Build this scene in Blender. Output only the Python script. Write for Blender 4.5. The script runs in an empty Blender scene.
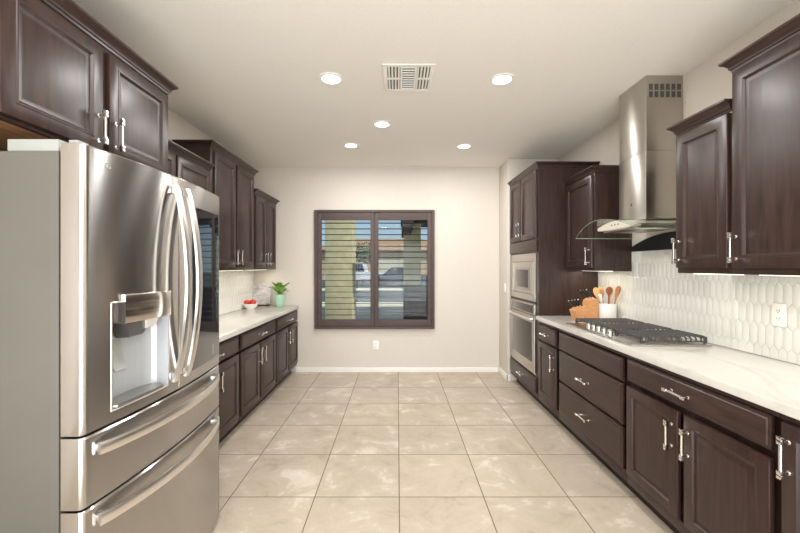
import bpy, bmesh, math, random
from mathutils import Vector, Matrix
random.seed(7)
sc = bpy.context.scene
COL = sc.collection
PI = math.pi

# ------------------------------------------------------------------ camera, world, sun, exposure
cam_d = bpy.data.cameras.new('camera')
cam_d.sensor_width = 36.0
cam_d.lens = 36.0 * 378.0 / 800.0
cam_d.shift_x = 2.7 / 800.0
cam_d.clip_start = 0.05
cam_d.clip_end = 300
cam = bpy.data.objects.new('camera', cam_d)
cam.location = (0, 0, 1.42)
cam.rotation_euler = (PI / 2, 0, 0)
COL.objects.link(cam)
sc.camera = cam

sc.view_settings.view_transform = 'Standard'
sc.view_settings.look = 'None'
sc.view_settings.gamma = 1.0
sc.view_settings.use_curve_mapping = False
sc.view_settings.exposure = 0.22

world = bpy.data.worlds.new('world')
sc.world = world
world.use_nodes = True
wn = world.node_tree
wn.nodes.clear()
wo = wn.nodes.new('ShaderNodeOutputWorld')
wb = wn.nodes.new('ShaderNodeBackground')
ws = wn.nodes.new('ShaderNodeTexSky')
ws.sky_type = 'HOSEK_WILKIE'
ws.sun_direction = (0.62, -0.34, 0.70)
ws.turbidity = 3.0
ws.ground_albedo = 0.4
wb.inputs['Strength'].default_value = 2.2
wm = wn.nodes.new('ShaderNodeMix')
wm.data_type = 'RGBA'
wm.inputs['Factor'].default_value = 0.5
wm.inputs['B'].default_value = (0.20, 0.26, 0.29, 1)
wn.links.new(ws.outputs['Color'], wm.inputs['A'])
wn.links.new(wm.outputs['Result'], wb.inputs['Color'])
wn.links.new(wb.outputs['Background'], wo.inputs['Surface'])


def lamp(name, kind, loc, energy, color=(1, 1, 1), rot=(0, 0, 0), **kw):
    d = bpy.data.lights.new(name, kind)
    d.energy = energy
    d.color = color
    for k, v in kw.items():
        setattr(d, k, v)
    o = bpy.data.objects.new(name, d)
    o.location = loc
    o.rotation_euler = rot
    COL.objects.link(o)
    return o


sun_dir = Vector((0.62, -0.34, 0.70))
lamp('sun', 'SUN', (0, -8, 12), 3.0, (1.0, 0.95, 0.87), sun_dir.to_track_quat('Z', 'Y').to_euler(), angle=0.01)
# added area light standing in for daylight from the unseen rear of the room
REAR_Y = -3.4
lamp('rear_fill', 'AREA', (0.05, REAR_Y - 0.12, 1.22), 120, (0.93, 0.97, 1.0), (PI / 2 + 0.42, 0, 0), shape='RECTANGLE', size=3.2, size_y=2.3)
lamp('ceiling_fill', 'AREA', (0.05, -1.3, .45), 78, (0.95, 0.975, 1.0), (PI - 0.84, 0, 0), shape='RECTANGLE', size=2.6, size_y=2.0)  # upward fill added to brighten the ceiling, no such lamp is known
CAN_POWER = 11.5
CAN_COL = (1.0, 0.985, 0.965)
UNDER_COL = (1.0, 0.92, 0.76)

# ------------------------------------------------------------------ helpers
def lin(r, g, b):
    f = lambda c: (c / 255 / 12.92) if c / 255 <= 0.04045 else ((c / 255 + 0.055) / 1.055) ** 2.4
    return (f(r), f(g), f(b), 1.0)


class M:
    """collects geometry in world coordinates"""
    def __init__(s):
        s.v = []
        s.f = []

    def add(s, vs, fs):
        n = len(s.v)
        s.v += [tuple(v) for v in vs]
        s.f += [tuple(i + n for i in f) for f in fs]
        return s

    def box(s, x0, x1, y0, y1, z0, z1, bev=0.0):
        if x0 > x1: x0, x1 = x1, x0
        if y0 > y1: y0, y1 = y1, y0
        if z0 > z1: z0, z1 = z1, z0
        b = min(bev, (x1 - x0) * .45, (y1 - y0) * .45, (z1 - z0) * .45)
        if b <= 0:
            vs = [(x, y, z) for z in (z0, z1) for y in (y0, y1) for x in (x0, x1)]
            return s.add(vs, [(0, 1, 3, 2), (4, 6, 7, 5), (0, 4, 5, 1), (2, 3, 7, 6), (0, 2, 6, 4), (1, 5, 7, 3)])
        bm = bmesh.new()
        bmesh.ops.create_cube(bm, size=1)
        for v in bm.verts:
            v.co = ((x0 + x1) / 2 + v.co.x * (x1 - x0), (y0 + y1) / 2 + v.co.y * (y1 - y0), (z0 + z1) / 2 + v.co.z * (z1 - z0))
        bmesh.ops.bevel(bm, geom=list(bm.edges), offset=b, segments=2, affect='EDGES', profile=0.6)
        bm.verts.index_update()
        s.add([v.co[:] for v in bm.verts], [tuple(v.index for v in f.verts) for f in bm.faces])
        bm.free()
        return s

    def loft(s, rings, cap=True, closed=True):
        n = len(rings[0])
        base = len(s.v)
        for r in rings:
            s.v += [tuple(p) for p in r]
        for i in range(len(rings) - 1):
            for j in range(n if closed else n - 1):
                k = (j + 1) % n
                s.f.append((base + i * n + j, base + i * n + k, base + (i + 1) * n + k, base + (i + 1) * n + j))
        if cap:
            s.f.append(tuple(base + j for j in range(n))[::-1])
            s.f.append(tuple(base + (len(rings) - 1) * n + j for j in range(n)))
        return s

    def tube(s, pts, r, n=10, cap=True, flat=None):
        """tube along pts; r a number or list; flat=(a,b) gives an elliptical section along an up hint"""
        pts = [Vector(p) for p in pts]
        rings = []
        prev = None
        for i, p in enumerate(pts):
            t = (pts[min(i + 1, len(pts) - 1)] - pts[max(i - 1, 0)]).normalized()
            if prev is None:
                up = Vector((0, 0, 1)) if abs(t.z) < .9 else Vector((0, 1, 0))
                a = t.cross(up).normalized()
            else:
                a = (prev - t * prev.dot(t)).normalized()
            prev = a
            b = t.cross(a)
            rr = r[i] if isinstance(r, (list, tuple)) else r
            fa, fb = flat if flat else (1, 1)
            rings.append([p + a * math.cos(2 * PI * k / n) * rr * fa + b * math.sin(2 * PI * k / n) * rr * fb for k in range(n)])
        return s.loft(rings, cap)

    def bar(s, pts, ha, hb, hint=(0, 0, 1)):
        """rectangular section bar: half width ha across hint, hb along hint"""
        pts = [Vector(p) for p in pts]
        h = Vector(hint)
        rings = []
        for i, p in enumerate(pts):
            t = (pts[min(i + 1, len(pts) - 1)] - pts[max(i - 1, 0)]).normalized()
            b = (h - t * h.dot(t)).normalized()
            a = t.cross(b)
            c = .35
            rings.append([p + a * ha * sx + b * hb * sy for sx, sy in ((-1, -1 + c), (-1 + c, -1), (1 - c, -1), (1, -1 + c), (1, 1 - c), (1 - c, 1), (-1 + c, 1), (-1, 1 - c))])
        return s.loft(rings)

    def lathe(s, c, prof, n=24, axis='z'):
        cx, cy, cz = c
        rings = []
        for r, h in prof:
            ring = []
            for k in range(n):
                a, b = r * math.cos(2 * PI * k / n), r * math.sin(2 * PI * k / n)
                if axis == 'z': ring.append((cx + a, cy + b, cz + h))
                elif axis == 'x': ring.append((cx + h, cy + a, cz + b))
                else: ring.append((cx + a, cy + h, cz + b))
            rings.append(ring)
        return s.loft(rings)

    def prism(s, poly, y0, y1):
        """poly in (x,z) extruded along y"""
        return s.loft([[(x, y0, z) for x, z in poly], [(x, y1, z) for x, z in poly]])


def build(name, m, mat, parent=None, origin=None, smooth=35, recalc=True):
    me = bpy.data.meshes.new(name)
    if parent is not None:
        off = world_loc(parent)
    elif origin is not None:
        off = Vector(origin)
    else:
        off = Vector((0, 0, 0))
    me.from_pydata([tuple(Vector(v) - off) for v in m.v], [], m.f)
    bm = bmesh.new()
    bm.from_mesh(me)
    if recalc:
        bmesh.ops.recalc_face_normals(bm, faces=bm.faces)
    bm.to_mesh(me)
    bm.free()
    if smooth:
        for p in me.polygons:
            p.use_smooth = True
        me.set_sharp_from_angle(angle=math.radians(smooth))
    me.materials.append(mat)
    o = bpy.data.objects.new(name, me)
    COL.objects.link(o)
    if parent is not None:
        o.parent = parent
    elif origin is not None:
        o.location = origin
    return o


def world_loc(o):
    v = Vector(o.location)
    while o.parent:
        o = o.parent
        v += Vector(o.location)
    return v


def thing(name, label, cat, loc, group=None):
    o = bpy.data.objects.new(name, None)
    o.empty_display_size = .1
    o.location = loc
    COL.objects.link(o)
    o['label'] = label
    o['category'] = cat
    if group: o['group'] = group
    return o


def tag(o, label, cat, group=None):
    o['label'] = label
    o['category'] = cat
    if group: o['group'] = group
    return o


def struct(name, m, mat, smooth=35):
    o = build(name, m, mat, smooth=smooth)
    o['kind'] = 'structure'
    return o


def dup(root, loc, label=None):
    r = root.copy()
    COL.objects.link(r)
    r.location = loc
    if label: r['label'] = label
    for ch in list(root.children):
        c = ch.copy()
        COL.objects.link(c)
        c.parent = r
        for g in list(ch.children):
            d = g.copy()
            COL.objects.link(d)
            d.parent = c
    return r


# ------------------------------------------------------------------ materials
def mat(name, col, rough=.5, metal=0.0, **kw):
    m = bpy.data.materials.new(name)
    m.use_nodes = True
    b = m.node_tree.nodes['Principled BSDF']
    b.inputs['Base Color'].default_value = col
    b.inputs['Roughness'].default_value = rough
    b.inputs['Metallic'].default_value = metal
    for k, v in kw.items():
        b.inputs[k].default_value = v
    return m


def nodes(m):
    return m.node_tree.nodes, m.node_tree.links, m.node_tree.nodes['Principled BSDF']


def noise_col(m, c0, c1, scale=(1, 1, 1), nscale=5, detail=6, dist=0.0, lo=.3, hi=.7, bump=0.0, rough=None, coord='Object'):
    n, l, b = nodes(m)
    tc = n.new('ShaderNodeTexCoord')
    mp = n.new('ShaderNodeMapping')
    mp.inputs['Scale'].default_value = scale
    no = n.new('ShaderNodeTexNoise')
    no.inputs['Scale'].default_value = nscale
    no.inputs['Detail'].default_value = detail
    no.inputs['Distortion'].default_value = dist
    cr = n.new('ShaderNodeValToRGB')
    cr.color_ramp.elements[0].position = lo
    cr.color_ramp.elements[0].color = c0
    cr.color_ramp.elements[1].position = hi
    cr.color_ramp.elements[1].color = c1
    l.new(tc.outputs[coord], mp.inputs['Vector'])
    l.new(mp.outputs['Vector'], no.inputs['Vector'])
    l.new(no.outputs['Fac'], cr.inputs['Fac'])
    l.new(cr.outputs['Color'], b.inputs['Base Color'])
    if bump:
        bu = n.new('ShaderNodeBump')
        bu.inputs['Strength'].default_value = bump
        bu.inputs['Distance'].default_value = .002
        l.new(no.outputs['Fac'], bu.inputs['Height'])
        l.new(bu.outputs['Normal'], b.inputs['Normal'])
    if rough:
        mr = n.new('ShaderNodeMapRange')
        mr.inputs['To Min'].default_value = rough[0]
        mr.inputs['To Max'].default_value = rough[1]
        l.new(no.outputs['Fac'], mr.inputs['Value'])
        l.new(mr.outputs['Result'], b.inputs['Roughness'])
    return m


WALL = noise_col(mat('wall_paint', lin(212, 204, 193), .75), lin(209, 201, 190), lin(214, 206, 196), nscale=60, detail=3, bump=.06)
CEIL = noise_col(mat('ceiling_paint', lin(238, 234, 226), .85), lin(236, 232, 224), lin(240, 236, 229), nscale=80, detail=3, bump=.08)
TRIM = mat('trim_white', lin(238, 235, 228), .4)
WOOD = noise_col(mat('espresso_wood', (.05, .03, .024, 1), .33), lin(41, 28, 25), lin(63, 44, 38), scale=(14, 14, 1.3), nscale=3.2, detail=8, dist=.6, bump=.04, rough=(.27, .40))
WOODH = noise_col(mat('espresso_wood_horizontal', (.05, .03, .024, 1), .33), lin(41, 28, 25), lin(63, 44, 38), scale=(14, 1.3, 14), nscale=3.2, detail=8, dist=.6, bump=.04, rough=(.27, .40))
for w_ in (WOOD, WOODH):
    w_.node_tree.nodes['Principled BSDF'].inputs['Specular IOR Level'].default_value = .4
WOODIN = mat('cabinet_gap_dark', lin(38, 27, 24), .6)
BIRCH = noise_col(mat('pale_wood_underside', lin(150, 105, 70), .5), lin(120, 82, 52), lin(160, 116, 80), scale=(12, 1.2, 12), nscale=3)
NICKEL = mat('polished_nickel', (.86, .83, .79, 1), .13, 1.0)
GREYPAINT = noise_col(mat('refrigerator_side_paint', lin(128, 127, 122), .42, .35), lin(100, 98, 92), lin(106, 104, 98), scale=(1, 1, 1), nscale=3)


def steel(name, col=(.62, .595, .56, 1), rough=.26, aniso=.0, horizontal=True):
    m = mat(name, col, rough, 1.0)
    n, l, b = nodes(m)
    tc = n.new('ShaderNodeTexCoord')
    mp = n.new('ShaderNodeMapping')
    mp.inputs['Scale'].default_value = (1.5, 1.5, 260) if horizontal else (220, 220, 1.5)
    no = n.new('ShaderNodeTexNoise')
    no.inputs['Scale'].default_value = 3
    no.inputs['Detail'].default_value = 3
    mr = n.new('ShaderNodeMapRange')
    mr.inputs['To Min'].default_value = rough * .97
    mr.inputs['To Max'].default_value = rough * 1.04
    l.new(tc.outputs['Object'], mp.inputs['Vector'])
    l.new(mp.outputs['Vector'], no.inputs['Vector'])
    l.new(no.outputs['Fac'], mr.inputs['Value'])
    l.new(mr.outputs['Result'], b.inputs['Roughness'])
    if aniso:
        b.inputs['Anisotropic'].default_value = aniso
        tg = n.new('ShaderNodeTangent')
        tg.direction_type = 'RADIAL'
        tg.axis = 'Z'
        b.inputs['Anisotropic Rotation'].default_value = .25
        l.new(tg.outputs['Tangent'], b.inputs['Tangent'])
    return m


STEEL = steel('brushed_steel', (.52, .49, .45, 1), .33, .9)
STEELF = steel('refrigerator_steel', (.46, .445, .43, 1), .20, 1.0)
STEELD = steel('darker_steel', (.42, .41, .39, 1), .3)
SATIN = mat('satin_handle', (.80, .78, .75, 1), .3, 1.0)
PLAST = mat('dispenser_plastic', lin(186, 190, 194), .35, .3)
PLASTG = mat('grey_plastic', lin(150, 153, 150), .45)
PLASTD = mat('dark_grey_plastic', lin(70, 68, 66), .4)
BLACK = mat('black_enamel', lin(24, 24, 25), .35)
BLACKGLASS = mat('black_glass', lin(22, 24, 26), .04, 0.0, IOR=1.9)
BLACKGLASS.node_tree.nodes['Principled BSDF'].inputs['Coat Weight'].default_value = .6
OVENGLASS = mat('oven_glass', lin(60, 56, 52), .1, .55, IOR=1.7)
IRON = noise_col(mat('cast_iron', lin(46, 45, 45), .55), lin(64, 62, 60), lin(84, 81, 78), nscale=90, bump=.2)
QUARTZ = noise_col(mat('white_quartz', lin(236, 230, 222), .16), lin(184, 179, 172), lin(204, 201, 195), scale=(1, .5, 1), nscale=2.3, detail=9, dist=2.2, lo=.30, hi=.46)
TILEW = mat('picket_tile_glaze', lin(224, 223, 217), .16)
OUTLET = mat('outlet_plastic', lin(242, 240, 234), .35)
SLOT = mat('slot_dark', lin(70, 66, 60), .6)
SHUTTER = noise_col(mat('shutter_wood', lin(84, 69, 66), .65), lin(74, 61, 58), lin(86, 71, 68), scale=(2, 12, 12), nscale=4)
VENTW = mat('vent_white', lin(240, 238, 232), .45)
VENTD = mat('vent_gap', lin(58, 54, 48), .8)


def emis(name, col, s):
    m = bpy.data.materials.new(name)
    m.use_nodes = True
    n, l, b = nodes(m)
    b.inputs['Base Color'].default_value = (.9, .9, .9, 1)
    b.inputs['Emission Color'].default_value = col
    b.inputs['Emission Strength'].default_value = s
    return m


LENS = emis('lamp_lens', (1, .97, .91, 1), 5.0)
LEDSTRIP = emis('led_strip', (1, .90, .72, 1), 2.5)


def clearglass(name, tint=(1, 1, 1, 1), rough=.0, ior=1.45, base=.0):
    m = bpy.data.materials.new(name)
    m.use_nodes = True
    n, l = m.node_tree.nodes, m.node_tree.links
    n.clear()
    o = n.new('ShaderNodeOutputMaterial')
    mx = n.new('ShaderNodeMixShader')
    tr = n.new('ShaderNodeBsdfTransparent')
    tr.inputs['Color'].default_value = tint
    gl = n.new('ShaderNodeBsdfGlossy')
    gl.inputs['Roughness'].default_value = rough
    lw = n.new('ShaderNodeLayerWeight')
    lw.inputs['Blend'].default_value = .5
    pw = n.new('ShaderNodeMath'); pw.operation = 'POWER'; pw.inputs[1].default_value = 5.0
    ma = n.new('ShaderNodeMath'); ma.operation = 'MULTIPLY_ADD'; ma.inputs[1].default_value = ior - 1.0; ma.inputs[2].default_value = base
    l.new(lw.outputs['Facing'], pw.inputs[0])
    l.new(pw.outputs[0], ma.inputs[0])
    l.new(ma.outputs[0], mx.inputs['Fac'])
    l.new(tr.outputs['BSDF'], mx.inputs[1])
    l.new(gl.outputs['BSDF'], mx.inputs[2])
    l.new(mx.outputs['Shader'], o.inputs['Surface'])
    return m


PANE = clearglass('window_glass', (.96, .98, .98, 1), ior=1.6, base=.012)
HOODGLASS = clearglass('hood_glass', (.95, .98, .96, 1), .0, 1.6, .03)
GLASSEDGE = mat('hood_glass_edge', lin(150, 165, 150), .15)


def floor_material():
    m = mat('travertine_tile', lin(205, 190, 172), .3)
    n, l, b = nodes(m)

    def math_(op, a, bb=None):
        x = n.new('ShaderNodeMath')
        x.operation = op
        for i, q in enumerate((a, bb)):
            if q is None: continue
            if isinstance(q, (int, float)): x.inputs[i].default_value = q
            else: l.new(q, x.inputs[i])
        return x.outputs[0]
    tc = n.new('ShaderNodeTexCoord')
    sp = n.new('ShaderNodeSeparateXYZ')
    l.new(tc.outputs['Object'], sp.inputs[0])
    u = math_('DIVIDE', math_('SUBTRACT', sp.outputs['X'], .012), .5205)
    v = math_('DIVIDE', math_('SUBTRACT', sp.outputs['Y'], 2.329), .5265)
    fu, fv = math_('FLOOR', u), math_('FLOOR', v)
    du = math_('ABSOLUTE', math_('SUBTRACT', math_('SUBTRACT', u, fu), .5))
    dv = math_('ABSOLUTE', math_('SUBTRACT', math_('SUBTRACT', v, fv), .5))
    edge = math_('MAXIMUM', du, dv)
    gm = n.new('ShaderNodeMapRange')
    gm.inputs['From Min'].default_value = .4925
    gm.inputs['From Max'].default_value = .4955
    l.new(edge, gm.inputs['Value'])
    cb = n.new('ShaderNodeCombineXYZ')
    l.new(fu, cb.inputs[0]); l.new(fv, cb.inputs[1])
    wn_ = n.new('ShaderNodeTexWhiteNoise')
    wn_.noise_dimensions = '2D'
    l.new(cb.outputs[0], wn_.inputs['Vector'])
    sc_ = n.new('ShaderNodeVectorMath'); sc_.operation = 'SCALE'
    sc_.inputs['Scale'].default_value = 30
    l.new(wn_.outputs['Color'], sc_.inputs[0])
    ad = n.new('ShaderNodeVectorMath'); ad.operation = 'ADD'
    l.new(tc.outputs['Object'], ad.inputs[0]); l.new(sc_.outputs[0], ad.inputs[1])
    n1 = n.new('ShaderNodeTexNoise')
    n1.inputs['Scale'].default_value = 3.8; n1.inputs['Detail'].default_value = 10
    n1.inputs['Roughness'].default_value = .72; n1.inputs['Distortion'].default_value = .5
    l.new(ad.outputs[0], n1.inputs['Vector'])
    cr = n.new('ShaderNodeValToRGB')
    e = cr.color_ramp.elements
    e[0].position = .30; e[0].color = lin(160, 145, 129)
    e[1].position = .70; e[1].color = lin(214, 204, 191)
    k = e.new(.44); k.color = lin(181, 168, 151)
    k = e.new(.56); k.color = lin(189, 176, 160)
    k = e.new(.60); k.color = lin(202, 191, 177)
    l.new(n1.outputs['Fac'], cr.inputs['Fac'])
    hs = n.new('ShaderNodeHueSaturation')
    vv = math_('ADD', math_('MULTIPLY', wn_.outputs['Value'], .09), .955)
    l.new(vv, hs.inputs['Value'])
    l.new(cr.outputs['Color'], hs.inputs['Color'])
    mx = n.new('ShaderNodeMix'); mx.data_type = 'RGBA'
    l.new(gm.outputs['Result'], mx.inputs['Factor'])
    l.new(hs.outputs['Color'], mx.inputs['A'])
    mx.inputs['B'].default_value = lin(112, 95, 78)
    l.new(mx.outputs['Result'], b.inputs['Base Color'])
    rr = math_('ADD', math_('MULTIPLY', gm.outputs['Result'], .4), .30)
    l.new(rr, b.inputs['Roughness'])
    bu = n.new('ShaderNodeBump'); bu.invert = True
    bu.inputs['Strength'].default_value = .3; bu.inputs['Distance'].default_value = .003
    l.new(gm.outputs['Result'], bu.inputs['Height'])
    l.new(bu.outputs['Normal'], b.inputs['Normal'])
    return m


FLOOR = floor_material()

# ------------------------------------------------------------------ room shell
XL, XR, YB, H = -1.93, 2.0, 5.088, 2.759
struct('floor', M().box(XL - .14, XR + .14, REAR_Y - .2, YB + .14, -.1, 0), FLOOR, 0)
struct('ceiling', M().box(XL - .14, XR + .14, REAR_Y - .2, YB + .14, H, H + .1), CEIL, 0)
struct('wall_left', M().box(XL - .14, XL, REAR_Y - .14, YB + .14, 0, H), WALL, 0)
struct('wall_right', M().box(XR, XR + .14, REAR_Y - .14, YB + .14, 0, H), WALL, 0)
WX0, WX1, WZ0, WZ1 = -1.085, .475, .61, 2.15
struct('wall_back', M().box(XL, WX0, YB, YB + .14, 0, H).box(WX1, XR, YB, YB + .14, 0, H)
       .box(WX0, WX1, YB, YB + .14, 0, WZ0).box(WX0, WX1, YB, YB + .14, WZ1, H), WALL, 0)
struct('wall_rear', M().box(XL, -1.6, REAR_Y - .14, REAR_Y, 0, H).box(1.7, XR, REAR_Y - .14, REAR_Y, 0, H)
       .box(-1.6, 1.7, REAR_Y - .14, REAR_Y, 2.4, H), WALL, 0)
CX, CY = 1.37, 4.69
struct('wall_chase', M().box(CX, XR - .001, CY, YB - .001, 0, H - .001, .012), WALL)
dm = M()
for a, b_ in ((-1.6, -1.52), (.01, .09), (1.62, 1.7)):
    dm.box(a, b_, REAR_Y - .1, REAR_Y - .04, 0.002, 2.4)
dm.box(-1.6, 1.7, REAR_Y - .1, REAR_Y - .04, 2.32, 2.4).box(-1.6, 1.7, REAR_Y - .1, REAR_Y - .04, .002, .06)
struct('door_1', dm, TRIM, 0)
struct('baseboard_back', M().box(-1.36, CX - .014, YB - .014, YB - .0005, .0005, .062, .003), TRIM)
struct('baseboard_chase', M().box(CX - .014, CX - .0005, CY - .014, YB - .015, .0005, .078, .003).box(CX - .014, 1.40, CY - .014, CY - .0005, .0005, .078, .003), TRIM)
wf = M()
for a in ((WX0, WX0 + .045, WZ0, WZ1), (WX1 - .045, WX1, WZ0, WZ1), (WX0, WX1, WZ0, WZ0 + .045), (WX0, WX1, WZ1 - .045, WZ1), (-.33, -.285, WZ0, WZ1)):
    wf.box(a[0], a[1], YB + .085, YB + .13, a[2], a[3])
w1 = struct('window_1', wf, TRIM, 0)
build('glass', M().box(WX0 + .04, WX1 - .04, YB + .105, YB + .109, WZ0 + .04, WZ1 - .04), PANE, w1, smooth=0)

# ------------------------------------------------------------------ plantation shutter
sh = thing('window_shutter', 'dark brown louvered plantation shutter covering the back wall window', 'shutter', (-.305, YB, WZ0))
FX0, FX1, FZ0, FZ1 = -1.108, .498, .585, 2.176
fm = M()
y0, y1 = YB - .045, YB - .0008
for a in ((FX0, FX0 + .034, FZ0, FZ1), (FX1 - .034, FX1, FZ0, FZ1), (FX0 + .034, FX1 - .034, FZ0, FZ0 + .034), (FX0 + .034, FX1 - .034, FZ1 - .034, FZ1)):
    fm.box(a[0], a[1], y0, y1, a[2], a[3], .004)
build('frame', fm, SHUTTER, sh)
for px0, px1, ox0, ox1 in ((FX0 + .037, -.308, -1.016, -.359), (-.304, FX1 - .037, -.253, .404)):
    pm = M()
    z0, z1 = FZ0 + .037, FZ1 - .037
    oz0, oz1 = .712, 2.04
    yy0, yy1 = YB - .036, YB - .008
    pm.box(px0, ox0, yy0, yy1, z0, z1, .003).box(ox1, px1, yy0, yy1, z0, z1, .003)
    pm.box(ox0, ox1, yy0, yy1, z0, oz0, .003).box(ox0, ox1, yy0, yy1, oz1, z1, .003)
    pn = build('shutter_panel', pm, SHUTTER, sh)
    nl = 17
    for i in range(nl):
        zc = oz0 + (i + .75) * (oz1 - oz0) / nl * .985
        lm = M()
        ring = []
        w, t, tilt = .041, .0042, math.radians(-2)
        prof = [(-w, 0), (-w * .6, t * .8), (0, t), (w * .6, t * .8), (w, 0), (w * .6, -t * .8), (0, -t), (-w * .6, -t * .8)]
        for xx in (ox0 + .002, ox1 - .002):
            ring.append([(xx, YB - .022 + a * math.cos(tilt) - c * math.sin(tilt), zc + a * math.sin(tilt) + c * math.cos(tilt)) for a, c in prof])
        lm.loft(ring)
        build('louver', lm, SHUTTER, pn)

# ------------------------------------------------------------------ cabinet kit
def sx(side):
    return (lambda d: XR - d) if side == 'R' else (lambda d: XL + d)


def ring_panel(m, X, y0, y1, z0, z1, rings, d0):
    L = []
    for ins, h in rings:
        x = X(d0 + h)
        L.append([(x, y0 + ins, z0 + ins), (x, y1 - ins, z0 + ins), (x, y1 - ins, z1 - ins), (x, y0 + ins, z1 - ins)])
    m.loft(L)


DOOR = [(0, 0), (0, .014), (.0025, .0185), (.006, .02), (.050, .02), (.053, .0225), (.058, .0225), (.063, .018), (.068, .0115), (.080, .0095), (.086, .0105)]
RAISED = [(0, 0), (0, .014), (.0025, .0185), (.006, .02), (.046, .02), (.049, .022), (.054, .0215), (.059, .012), (.066, .010), (.072, .0115), (.088, .0165), (.092, .0168)]
SLAB = [(0, 0), (0, .011), (.004, .0135), (.010, .0145), (.013, .018), (.017, .020), (.020, .020)]


def handle(X, d, y, z, axis, L=.15):
    m = M()
    P = lambda o, a, c=0: (X(d + o), y + (a if axis == 'y' else c), z + (a if axis == 'z' else c))
    so = .032
    for s in (-1, 1):
        a = s * L * .36
        m.tube([P(0, a), P(.004, a), P(.0041, a), P(so, a)], [.0085, .0085, .005, .005], 10)
        for q, w in ((a, .0075), (s * (L / 2 - .006), .006)):
            p = P(so, q)
            hw = .0085
            if axis == 'z': m.box(p[0] - hw, p[0] + hw, p[1] - hw, p[1] + hw, p[2] - w, p[2] + w, .0015)
            else: m.box(p[0] - hw, p[0] + hw, p[1] - w, p[1] + w, p[2] - hw, p[2] + hw, .0015)
    m.tube([P(so, -L / 2), P(so, L / 2)], .0058, 10)
    return m


def add_front(t, kind, side, y0, y1, z0, z1, d0, rings, wood=None, hpos=None, name=None):
    X = sx(side)
    m = M()
    ring_panel(m, X, y0, y1, z0, z1, rings, d0)
    o = build(name or kind, m, wood or (WOODH if kind == 'drawer' else WOOD), t)
    if hpos:
        hy, hz, ax = hpos
        depth = rings[-1][1] if rings is SLAB else .02
        build('handle', handle(X, d0 + depth, hy, hz, ax), NICKEL, o)
    return o


def crown(side, d1, y0, y1, z0, e0, e1, top=.06):
    """crown moulding around the front and, where e0/e1 is True, the exposed ends"""
    X = sx(side)
    prof = [(0, 0), (.004, 0), (.006, .010), (.012, .014), (.014, .026), (.026, .040), (.036, .046), (.040, .050), (.040, .060), (0, .060)]
    L = []
    for o, h in prof:
        a, b_ = y0 - (o if e0 else 0), y1 + (o if e1 else 0)
        L.append([(X(.004), a, z0 + h * top / .06), (X(.004), b_, z0 + h * top / .06), (X(d1 + o), b_, z0 + h * top / .06), (X(d1 + o), a, z0 + h * top / .06)])
    return M().loft(L)


def base_cabinet(side, y0, y1, ztop, label, depth, fronts, toe=.10):
    X = sx(side)
    t = thing('base_cabinet', label, 'cabinet', (X(depth / 2), (y0 + y1) / 2, 0), 'base cabinets of the %s run' % ('right' if side == 'R' else 'left'))
    build('body', M().box(X(.004), X(depth - .024), y0, y1, toe, ztop, .001), WOOD, t)
    fz = min(f[3] for f in fronts) - .004
    build('bottom_rail', M().box(X(depth - .0238), X(depth), y0, y1, toe, fz, .001), WOODH, t)
    build('top_rail', M().box(X(depth - .0238), X(depth), y0, y1, ztop - .028, ztop, .001), WOODH, t)
    build('toe_kick', M().box(X(.004), X(depth - .075), y0, y1, .0005, toe), WOODIN, t, smooth=0)
    for f in fronts:
        add_front(t, f[0], side, f[1], f[2], f[3], f[4], depth + .0003, f[5], None, f[6])
    return t


def light_bar(t, side, d, y0, y1, z, power):
    X = sx(side)
    build('light_bar', M().box(X(d - .02), X(d + .02), y0, y1, z - .0045, z - .0003), LEDSTRIP, t, smooth=0)
    lamp('under_cabinet_light', 'AREA', (X(d), (y0 + y1) / 2, z - .007), power * .45, UNDER_COL, (0, 0, 0), shape='RECTANGLE', size=.03, size_y=abs(y1 - y0))


def upper_cabinet(side, y0, y1, z0, ztop, label, depth, doors, e0, e1, rail=True, under=None):
    X = sx(side)
    t = thing('wall_cabinet', label, 'cabinet', (X(depth / 2), (y0 + y1) / 2, z0), 'wall cabinets of the %s run' % ('right' if side == 'R' else 'left'))
    build('body', M().box(X(.003), X(depth), y0, y1, z0, ztop - .045, .001), WOOD, t)
    build('crown_moulding', crown(side, depth + .0005, y0 + (.0005 if not e0 else 0), y1 - (.0005 if not e1 else 0), ztop - .06, e0, e1), WOODH, t)
    for dy0, dy1, dz0, dz1, hp in doors:
        add_front(t, 'door', side, dy0, dy1, dz0, dz1, depth + .0003, DOOR, None, hp)
    return t


# ------------------------------------------------------------------ right run: base cabinets
DR = .595
base_cabinet('R', 3.285, 3.755, .892, 'narrow dark brown base cabinet beside the oven tower, one small drawer over one door', DR,
             [('drawer', 3.312, 3.715, .71, .855, SLAB, (3.515, .785, 'y')), ('door', 3.312, 3.715, .165, .695, RAISED, (3.345, .56, 'z'))])
base_cabinet('R', 2.31, 3.283, .892, 'wide dark brown drawer cabinet directly under the gas cooktop', DR,
             [('drawer', 2.333, 3.252, .71, .855, SLAB, None), ('drawer', 2.333, 3.252, .443, .698, SLAB, (2.79, .572, 'y')), ('drawer', 2.333, 3.252, .172, .430, SLAB, (2.79, .305, 'y'))])
base_cabinet('R', 1.388, 2.308, .892, 'dark brown base cabinet with one wide drawer over two doors on the right', DR,
             [('drawer', 1.408, 2.289, .735, .862, SLAB, (1.85, .797, 'y')), ('door', 1.872, 2.289, .165, .700, RAISED, (1.905, .572, 'z')), ('door', 1.408, 1.832, .165, .702, RAISED, (1.798, .572, 'z'))])
base_cabinet('R', .80, 1.386, .892, 'dark brown base cabinet with a full height door at the right edge of the photo', DR,
             [('door', .83, 1.366, .165, .862, RAISED, (1.334, .745, 'z'))])
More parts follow.
